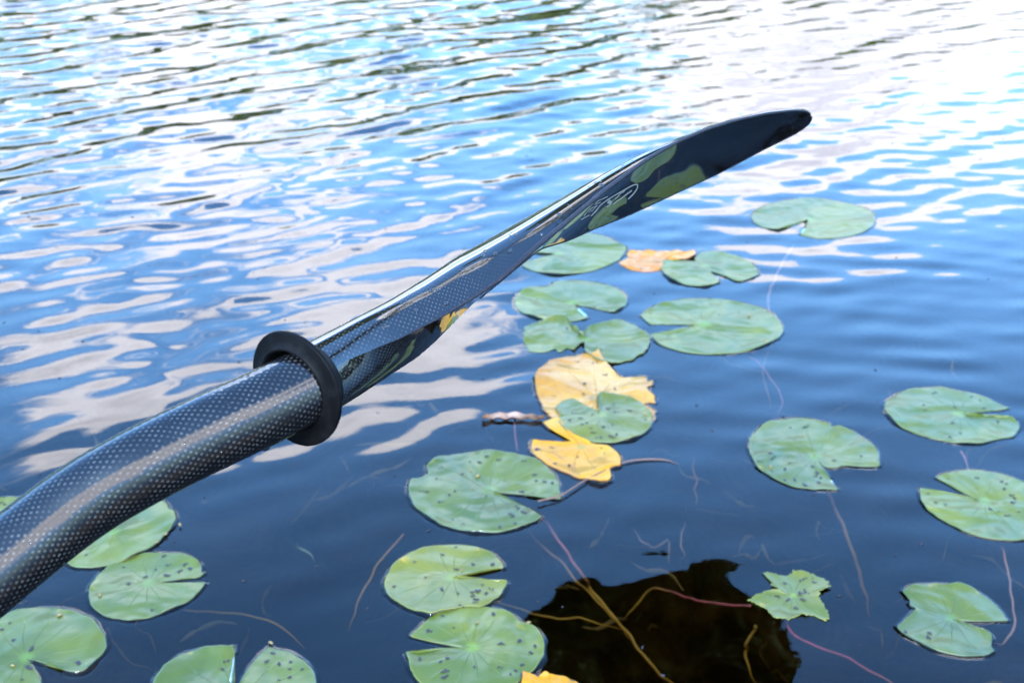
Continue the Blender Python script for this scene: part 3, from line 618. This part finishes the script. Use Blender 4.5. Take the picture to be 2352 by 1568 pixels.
stem([(1452,1215),(1470,1250),(1500,1262),(1525,1240),(1540,1265),(1535,1290)], -.05, -.08, .0018, (.26, .15, .10), 'pale root squiggle under the water above the dark patch, bent like a hook', wig=.005, cat='root')
stem([(1570,1195),(1565,1230),(1572,1260),(1560,1280)], -.05, -.08, .0018, (.24, .14, .10), 'short upright pale root right of the hooked one above the dark patch', wig=.004, cat='root')
stem([(1735,1440),(1715,1480),(1722,1530),(1745,1580)], -.12, -.2, .0024, (.40, .22, .08), 'dim brown stem inside the right of the dark patch', wig=.004)
stem([(2190,1225),(2175,1250),(2165,1290)], -.07, -.1, .0022, (.04, .04, .10), 'dark stem stub below the pad at the right edge')
stem([(675,1245),(690,1258),(712,1275),(722,1292)], -.04, -.07, .0020, (.30, .48, .30), 'small pale green sprout under the water below the ring', wig=.002, cat='water sprout')
# weed and fallen debris lying under the water
rq = random.Random(21); vs, fs = [], []
for _ in range(230):
    x0, y0 = rq.uniform(-1.1, 1.2), rq.uniform(.85, 2.0); z0 = rq.uniform(-.42, -.13); an = rq.uniform(0, 6.28); ln = rq.uniform(.02, .10); pts = []
    for k in range(4):
        pts.append(Vector((x0, y0, z0))); an += rq.uniform(-.8, .8); x0 += ln / 3 * math.cos(an); y0 += ln / 3 * math.sin(an); z0 += rq.uniform(-.01, .015)
    a_, b_ = tube(catmull(pts, 3), [rq.uniform(.001, .004) * f_ for f_ in (.3, .7, 1, 1, 1, 1, .9, .7, .5, .2)], 5); k = len(vs); vs += a_; fs += [tuple(q + k for q in f) for f in b_]
m_weed, _, _, p_ = newmat('weed'); p_.inputs['Base Color'].default_value = (.22, .17, .06, 1); p_.inputs['Roughness'].default_value = .9
o = link_mesh('pond_weed', vs, fs, m_weed); tag(o, 'brown wisps of weed and sunken debris showing dimly through the water', 'weed', kind='stuff')
# floating specks
sp_px = [(130,568),(408,552),(885,527),(552,405),(510,376),(925,196),(908,186),(1035,186),(808,250),(680,254),(1210,358),(490,270),(1222,366),(610,615),(690,365),(66,500),(40,338),(2120,240),(2180,248),(2235,205),(1660,206),(2270,640),(975,360),(1190,395),
         (1940,365),(2050,330),(2160,182),(2050,206),(1350,1010),(400,1245),(560,1335),(700,740),(250,400),(350,470),(1110,870),(2010,850),(1600,930),(470,1140)]
sp_px += [(rnd.uniform(0, 2352), rnd.uniform(150, 1560)) for _ in range(70)]
vs, fs = [], []
for (x, y) in sp_px:
    p = on_plane(x, y, 0); p.z = hz(p.x, p.y) + .0005; a_, b_ = blobmesh(p, rnd.uniform(.0006, .0026) , rnd.uniform(.0006, .0013), .0007, rnd); k = len(vs); vs += a_; fs += [tuple(q + k for q in f) for f in b_]
o = link_mesh('floating_specks', vs, fs, m_spot); tag(o, 'tiny dark specks of pollen and seed scattered over the water', 'debris', kind='stuff')

# ------------------------------------------------------------------ paddle
def carbon(name, dots, rough, coat, base=(.012, .012, .014), fade=None, bumpy=0.0, ior=1.52):
    m, nN, nL, p = newmat(name); g = G(m)
    uv = g.n('ShaderNodeUVMap').outputs[0]; s = g.n('ShaderNodeSeparateXYZ', {0: uv}); u, v = s.outputs[0], s.outputs[1]
    def lattice(du, dv):
        a_ = g.m('SUBTRACT', g.m('FRACT', g.m('ADD', u, du)), .5); b_ = g.m('SUBTRACT', g.m('FRACT', g.m('ADD', v, dv)), .5)
        return g.m('SQRT', g.m('ADD', g.m('MULTIPLY', a_, a_), g.m('MULTIPLY', b_, b_)))
    d = g.m('MINIMUM', lattice(0, 0), lattice(.5, .5))
    dot = g.ramp(d, .24, .06)
    nz = g.noise(900, 3, .6, g.pos()); var = g.noise(160, 2, .5, g.pos())
    dot = g.m('MULTIPLY', dot, g.m('MULTIPLY_ADD', g.ramp(var, .30, .70), 1.1, c_=.15))
    if fade: dot = g.m('MULTIPLY', dot, g.ramp(v, fade[1], fade[0]))
    dot = g.m('MULTIPLY', dot, dots)
    # faint tow threads running at 45 degrees
    th = g.m('SINE', g.m('MULTIPLY', g.m('ADD', u, v), 6.283)); th2 = g.m('SINE', g.m('MULTIPLY', g.m('SUBTRACT', u, v), 6.283))
    c = g.mix(g.ramp(g.m('MULTIPLY', th, th2), -.2, .7), rgba(*base), rgba(base[0] * 2.2, base[1] * 2.2, base[2] * 2.3))
    c = g.mix(dot, c, rgba(.085, .085, .08))
    nL.new(c, p.inputs['Base Color']); nL.new(g.m('MULTIPLY', dot, .5), p.inputs['Metallic'])
    p.inputs['Roughness'].default_value = rough; p.inputs['IOR'].default_value = ior; p.inputs['Coat Weight'].default_value = coat; p.inputs['Coat Roughness'].default_value = .03
    p.inputs['Coat IOR'].default_value = 1.55
    if bumpy:
        b = g.n('ShaderNodeBump', {'Height': g.m('ADD', g.m('MULTIPLY', nz, .00004), g.m('MULTIPLY', dot, .0001)), 'Strength': bumpy, 'Distance': 1}); nL.new(b.outputs[0], p.inputs['Normal'])
    return m
M_SHAFT = carbon('carbon_shaft', .9, .11, 0.0, base=(.0025, .0025, .003), bumpy=.3)
M_BLADE = carbon('carbon_blade', .95, .03, 0.0, base=(.003, .003, .0035), fade=(14, 52), ior=1.68)
paddle = empty('kayak_paddle', at_depth(674, 893, .53))
tag(paddle, 'black carbon kayak paddle with curved shaft and twisted glossy blade held over the water', 'paddle')

cl = [(-420,1640,.44),(-220,1480,.455),(-60,1345,.468),(100,1216,.482),(200,1143,.489),(300,1084,.495),(400,1032,.503),(500,984,.511),(600,938,.521),(680,898,.530),(706,886,.533)]
cpts = catmull([at_depth(*p) for p in cl], 10)
def swept(pts, rad, seg):
    vs, fs, uv = [], [], []; n = len(pts); prev = None; L_ = 0
    for i in range(n):
        t = (pts[min(i + 1, n - 1)] - pts[max(i - 1, 0)]).normalized()
        vw = (pts[i] - Vector((0, 0, CAMH))).normalized()
        s = (-vw + t * vw.dot(t)).normalized() if prev is None else (prev - t * prev.dot(t)).normalized(); prev = s; b = t.cross(s)
        if i: L_ += (pts[i] - pts[i - 1]).length
        for k in range(seg + 1):
            a_ = 2 * math.pi * k / seg + math.pi
            vs.append(pts[i] + s * rad[i] * math.cos(a_) + b * rad[i] * math.sin(a_)); uv.append((k / seg * 36, L_ / .0035))
    for i in range(n - 1):
        for k in range(seg): q = i * (seg + 1) + k; fs.append((q, q + 1, q + seg + 2, q + seg + 1))
    return vs, fs, uv
n_ = len(cpts); rad = [.0146 + .0006 * i / n_ for i in range(n_)]
vs, fs, uv = swept(cpts, rad, 64)
shaft = link_mesh('shaft', vs, fs, M_SHAFT, paddle, uvs=uv)

# blade: three guide curves read off the photograph (near edge, back ridge, far edge)
Cc = [(690,884),(740,858),(811,821),(921,776),(1008,730),(1079,688),(1148,642),(1240,560),(1308,504),(1387,439),(1432,405),(1480,370),(1549,329),(1618,299),(1687,277),(1760,261),(1820,254),(1841,254),(1854,257),(1861,262),(1865,270)]
Uc = [(660,810),(702,787),(760,756),(818,723),(903,681),(973,641),(1043,593),(1102,560),(1206,501),(1309,443),(1395,395),(1463,359),(1515,335),(1560,317),(1622,292),(1690,270),(1762,254),(1822,249),(1845,250),(1857,255),(1863,262),(1865,270)]
Dc = [(720,958),(769,930),(867,876),(955,821),(1008,776),(1079,704),(1148,648),(1240,572),(1308,552),(1360,528),(1446,494),(1549,446),(1653,398),(1756,343),(1825,309),(1846,296),(1858,285),(1863,277),(1865,270)]
ax = Vector((1865 - 674, 270 - 893)).normalized(); nr = Vector((ax.y, -ax.x))    # nr points up-left in the picture
O2 = Vector((674, 893))
def ab(c): return np.array([[(Vector(p) - O2).dot(ax), (Vector(p) - O2).dot(nr)] for p in c])
Ca, Ua, Da = ab(Cc), ab(Uc), ab(Dc)
aT = Ca[-1, 0]
def bez(A, a): return float(np.interp(a, A[:, 0], A[:, 1]))
def smooth_curve(A):
    aa = np.linspace(A[0, 0], A[-1, 0], 400); bb = np.interp(aa, A[:, 0], A[:, 1])
    k = np.hanning(15); k /= k.sum(); pad = np.pad(bb, 7, mode='edge'); sm = np.convolve(pad, k, 'valid')
    wgt = smooth01((A[-1, 0] - aa) / 60); bb = bb * (1 - wgt) + sm * wgt
    return np.stack([aa, bb], 1)
Ca, Ua, Da = smooth_curve(Ca), smooth_curve(Ua), smooth_curve(Da)
def pix(a, b): q = O2 + ax * a + nr * b; return q.x, q.y
def zaxis(a):
    t = a / aT; return .531 + .29 * t + .03 * t * t
NS, NB, NF = 130, 30, 20
rows = []; face_rows = []
a0 = 14.0
for i in range(NS):
    t = i / (NS - 1); t = 1 - (1 - t) ** 1.9          # denser at the tip
    a = a0 + (aT - a0) * t
    bC, bU, bD = bez(Ca, a), bez(Ua, a), bez(Da, a)
    z = zaxis(a)
    wv = float(smooth01((a - 60) / 330))
    # half chord in depth grows as the blade opens out
    tip = math.sqrt(max(0, 1 - max(0, (t - .72) / .28) ** 2.2))
    off = (.0153 + (.041 - .0153) * float(smooth01((a - 120) / 620))) * tip
    R = .0152; Rp = R * FPX / z; bc = (bU + bD) / 2 if wv < 1 else 0
    bcc = bU - Rp
    back, face = [], []
    thC = math.asin(max(-.6, min(.3, (bC - bcc) / Rp)))
    thD = -math.pi / 2
    tt = float(smooth01((a - 480) / 560)); fU = .42 - .30 * tt
    dU = bU - bC; h = max(bU - (bC + (bD - bC) * fU), 2)
    ctl = [Vector((0, bC, 0)), Vector((fU * .20, bC + .50 * dU, 0)), Vector((fU * .50, bC + .83 * dU, 0)), Vector((fU, bU, 0)),
           Vector((fU + (1 - fU) * .22, bU + (bD - bU) * .14, 0)), Vector((fU + (1 - fU) * .62, bU + (bD - bU) * .56, 0)), Vector((1, bD, 0))]
    prof_ = catmull(ctl, 5)
    for k in range(NB + 1):
        s = k / NB
        th = thC + (2 * math.pi + thD - thC) * s
        cb, cz = bcc + Rp * math.sin(th), z - R * math.cos(th)
        lb = prof_[k].y; lz = z - off + 2 * off * prof_[k].x
        back.append((cb * (1 - wv) + lb * wv, cz * (1 - wv) + lz * wv))
    for k in range(NF + 1):
        s = k / NF
        th = thC + (thD - thC) * s
        cb, cz = bcc + Rp * math.sin(th), z - R * math.cos(th)
        cup = min(h * .35, 26) * wv * math.sin(math.pi * s) * float(smooth01((a - 560) / 300))
        lb = bC + (bD - bC) * s + cup * .25; lz = z - off + 2 * off * s
        face.append((cb * (1 - wv) + lb * wv, cz * (1 - wv) + lz * wv))
    rows.append([at_depth(*pix(a, b), zz_) for (b, zz_) in back]); face_rows.append([at_depth(*pix(a, b), zz_) for (b, zz_) in face])
def loft(rows_, flip=False):
    vs, fs, uv = [], [], []; n = len(rows_[0]); L_ = 0
    for i, r in enumerate(rows_):
        if i: L_ += (r[n // 2] - rows_[i - 1][n // 2]).length
        acc = 0
        for k, p in enumerate(r):
            if k: acc += (p - r[k - 1]).length
            vs.append(p); uv.append((acc / .0027, L_ / .0035))
    for i in range(len(rows_) - 1):
        for k in range(n - 1):
            q = (i * n + k, i * n + k + 1, (i + 1) * n + k + 1, (i + 1) * n + k); fs.append(q[::-1] if flip else q)
    return vs, fs, uv
vs, fs, uv = loft(rows); blade = link_mesh('blade', vs, fs, M_BLADE, paddle, uvs=uv)
vs, fs, uv = loft(face_rows, True); face_o = link_mesh('power_face', vs, fs, M_BLADE, paddle, uvs=uv)
m_edge, eN, eL, ep = newmat('blade_edge'); g = G(m_edge)
eL.new(g.mix(g.ramp(g.noise(700, 2, .5, g.pos()), .5, .7), rgba(.012, .012, .018), rgba(.03, .03, .04)), ep.inputs['Base Color']); ep.inputs['Roughness'].default_value = .45; ep.inputs['Specular IOR Level'].default_value = .25
i0 = 10
pts = [rows[i][0] for i in range(i0, NS)]
v_, f_ = tube(pts, [(.0002 + .0012 * float(smooth01((i) / 26)) * (1 - .6 * i / len(pts))) for i in range(len(pts))], 8); link_mesh('edge_rim', v_, f_, m_edge, paddle)
pts = [rows[i][-1] for i in range(i0 + 16, NS)]
v_, f_ = tube(pts, .0004, 8); link_mesh('edge_rim', v_, f_, m_edge, paddle)

# printed emblem on the power face: oval and letter strokes, as thin raised print
def face_lookup():
    tab = []
    for i in range(20, NS - 1):
        for k in range(NF + 1):
            p = face_rows[i][k]; d = p - Vector((0, 0, CAMH)); dep = d.y * cp_ - d.z * sp_; up_ = d.y * sp_ + d.z * cp_
            tab.append((1176 + d.x / dep * FPX, 784 - up_ / dep * FPX, dep))
    return np.array(tab)
tabF = face_lookup()
def on_face(x, y):
    px, py = (1420 + x / 9.8) * .91875, (430 + y / 9.8) * .91875
    d2 = (tabF[:, 0] - px) ** 2 + (tabF[:, 1] - py) ** 2; j = np.argsort(d2)[:24]; T = tabF[j]
    A_ = np.stack([T[:, 0] - px, T[:, 1] - py, np.ones(len(j))], 1); cf = np.linalg.lstsq(A_, T[:, 2], rcond=None)[0]
    return at_depth(px, py, float(cf[2]) - .0012)
def stroke(pts, wpx):
    P2 = catmull([Vector((x, y, 0)) for (x, y) in pts], 4) if len(pts) > 2 else [Vector((x, y, 0)) for (x, y) in pts]
    L_, R_ = [], []
    for i, p in enumerate(P2):
        t = (P2[min(i + 1, len(P2) - 1)] - P2[max(0, i - 1)]); t.normalize(); n = Vector((-t.y, t.x, 0)) * wpx * .5
        L_.append(on_face(p.x + n.x, p.y + n.y)); R_.append(on_face(p.x - n.x, p.y - n.y))
    return L_, R_
m_print, _, _, p_ = newmat('emblem_print'); p_.inputs['Base Color'].default_value = (.26, .28, .28, 1); p_.inputs['Roughness'].default_value = .35
ev, ef = [], []
for pts, wd in [([(560,1080),(700,930),(800,810),(960,690),(1200,540),(1400,430),(1580,330),(1680,310),(1705,345),(1680,430),(1600,540),(1500,640),(1470,665)], 30),
                ([(970,600),(870,650),(740,710),(660,795)], 22), ([(660,795),(740,765),(810,740)], 20),
                ([(385,1085),(460,980),(530,910),(640,860),(730,825)], 22), ([(510,1000),(540,955),(570,920)], 20), ([(575,975),(640,900),(690,840)], 20),
                ([(320,1170),(400,1120),(530,1050)], 26), ([(590,1050),(690,960),(740,890),(780,840)], 22), ([(1030,800),(990,830),(940,850)], 26),
                ([(1150,670),(1220,600),(1290,520),(1350,490),(1395,445)], 24), ([(1110,790),(1190,720),(1300,650),(1420,560),(1560,455)], 32), ([(985,710),(1062,775)], 95)]:
    a_, b_ = stroke(pts, wd); k = len(ev)
    for p, q in zip(a_, b_): ev += [p, q]
    for i in range(len(a_) - 1): ef.append((k + 2 * i, k + 2 * i + 1, k + 2 * i + 3, k + 2 * i + 2))
em = link_mesh('emblem', ev, ef, m_print, paddle, smooth=False)

# drip ring: lathe about its own axis
m_rub, rN, rL, rp = newmat('rubber'); g = G(m_rub)
rL.new(g.mix(g.ramp(g.noise(120, 4, .6, g.pos()), .4, .75), rgba(.0025, .0025, .003), rgba(.007, .0065, .007)), rp.inputs['Base Color'])
rL.new(g.m('MULTIPLY_ADD', g.noise(90, 3, .6, g.pos()), .2, c_=.38), rp.inputs['Roughness']); rp.inputs['Specular IOR Level'].default_value = .06
rc = at_depth(675, 893, .531)
vdir = (rc - Vector((0, 0, CAMH))).normalized()
right = Vector((1, 0, 0)); upv = Vector((0, sp_, cp_))
img_ax = (right * math.cos(math.radians(24)) + upv * math.sin(math.radians(24))).normalized()
img_ax = (img_ax - vdir * img_ax.dot(vdir)).normalized()
rn = (img_ax * .775 + vdir * .632).normalized()
s1 = rn.orthogonal().normalized(); s2 = rn.cross(s1)
prof = [(.0149,.0060),(.0155,.0020),(.0164,-.0012),(.0170,-.0019),(.0176,-.0019),(.0180,-.0016),(.0184,-.0012),(.0210,-.0004),(.0234,-.0002),(.0240,.0000),(.0242,.0003),(.0243,.0008),(.0241,.0018),(.0234,.0025),(.0215,.0024),(.0190,.0030),(.0178,.0050),(.0172,.0100),(.0162,.0108),(.0149,.0104)]
vs, fs = [], []; seg = 96
for (r, h) in prof:
    for k in range(seg):
        a_ = 2 * math.pi * k / seg; rr_ = r * (1 + .008 * math.sin(3 * a_ + 1)); vs.append(rc + s1 * rr_ * math.cos(a_) + s2 * rr_ * math.sin(a_) + rn * (h + .0005 * math.sin(2 * a_)))
npf = len(prof)
for j in range(npf):
    for k in range(seg): fs.append((j * seg + k, ((j + 1) % npf) * seg + k, ((j + 1) % npf) * seg + (k + 1) % seg, j * seg + (k + 1) % seg))
ring = link_mesh('drip_ring', vs, fs, m_rub, paddle)
bpy.context.view_layer.objects.active = ring

# water beads on the paddle
m_drop, oN, oL, op = newmat('water_drop'); op.inputs['Base Color'].default_value = (1, 1, 1, 1); op.inputs['Transmission Weight'].default_value = 1; op.inputs['IOR'].default_value = 1.333; op.inputs['Roughness'].default_value = 0
rd = random.Random(5); dv, df = [], []
def bead(p, n, r):
    s = n.orthogonal().normalized(); b = n.cross(s); k = len(dv); nU = 10
    st = rd.uniform(.9, 1.5)
    for (rr_, h) in ((1, -.1), (.95, .25), (.7, .5), (.35, .62)):
        for i in range(nU): a_ = 2 * math.pi * i / nU; dv.append(p + s * r * rr_ * math.cos(a_) * st + b * r * rr_ * math.sin(a_) + n * r * h)
    dv.append(p + n * r * .66)
    for j in range(3):
        for i in range(nU): df.append((k + j * nU + i, k + j * nU + (i + 1) % nU, k + (j + 1) * nU + (i + 1) % nU, k + (j + 1) * nU + i))
    for i in range(nU): df.append((k + 3 * nU + i, k + 3 * nU + (i + 1) % nU, k + 4 * nU))
for _ in range(60):
    i = rd.randrange(12, 60); k = rd.randrange(1, 12)
    p = rows[i][k]; n = (rows[i][k + 1] - rows[i][k - 1]).cross(rows[i + 1][k] - rows[i - 1][k]).normalized()
    if n.dot(p - Vector((0, 0, CAMH))) > 0: n = -n
    bead(p.lerp(rows[i + 1][k], rd.random()), n, rd.choice([.0003, .0004, .0004, .0006, .0010]))
for _ in range(70):
    i = rd.randrange(12, n_ - 14); a_ = rd.uniform(-1.2, 1.3); c0 = cpts[i]; t = (cpts[i + 1] - cpts[i - 1]).normalized()
    vw = (Vector((0, 0, CAMH)) - c0).normalized(); s = (vw - t * vw.dot(t)).normalized(); b = t.cross(s); n = s * math.cos(a_) + b * math.sin(a_)
    bead(c0 + n * rad[i], n, rd.choice([.0003, .0003, .0004, .0006]))
o = link_mesh('water_beads', dv, df, m_drop, paddle); o['kind'] = 'stuff'
# hanging drop under the shaft
i = min(range(n_), key=lambda j: abs((cpts[j] - at_depth(590, 944, .52)).length)); c0 = cpts[i]
t = (cpts[i + 1] - cpts[i - 1]).normalized(); dn = Vector((0, 0, -1)); dn = (dn - t * dn.dot(t)).normalized()
pd = c0 + dn * (rad[i] + .0005); vs_, fs_ = [], []
for (r, h) in ((.0026, -.0012), (.0024, .0004), (.0019, .0016), (.0014, .0026), (.0004, .0031)):
    for k in range(12): a_ = 2 * math.pi * k / 12; vs_.append(pd + Vector((r * 1.2 * math.cos(a_), r * math.sin(a_), -h)))
for j in range(4):
    for k in range(12): fs_.append((j * 12 + k, j * 12 + (k + 1) % 12, (j + 1) * 12 + (k + 1) % 12, (j + 1) * 12 + k))
fs_.append(tuple(range(12))[::-1]); fs_.append(tuple(48 + k for k in range(12)))
link_mesh('hanging_drop', vs_, fs_, m_drop, paddle)
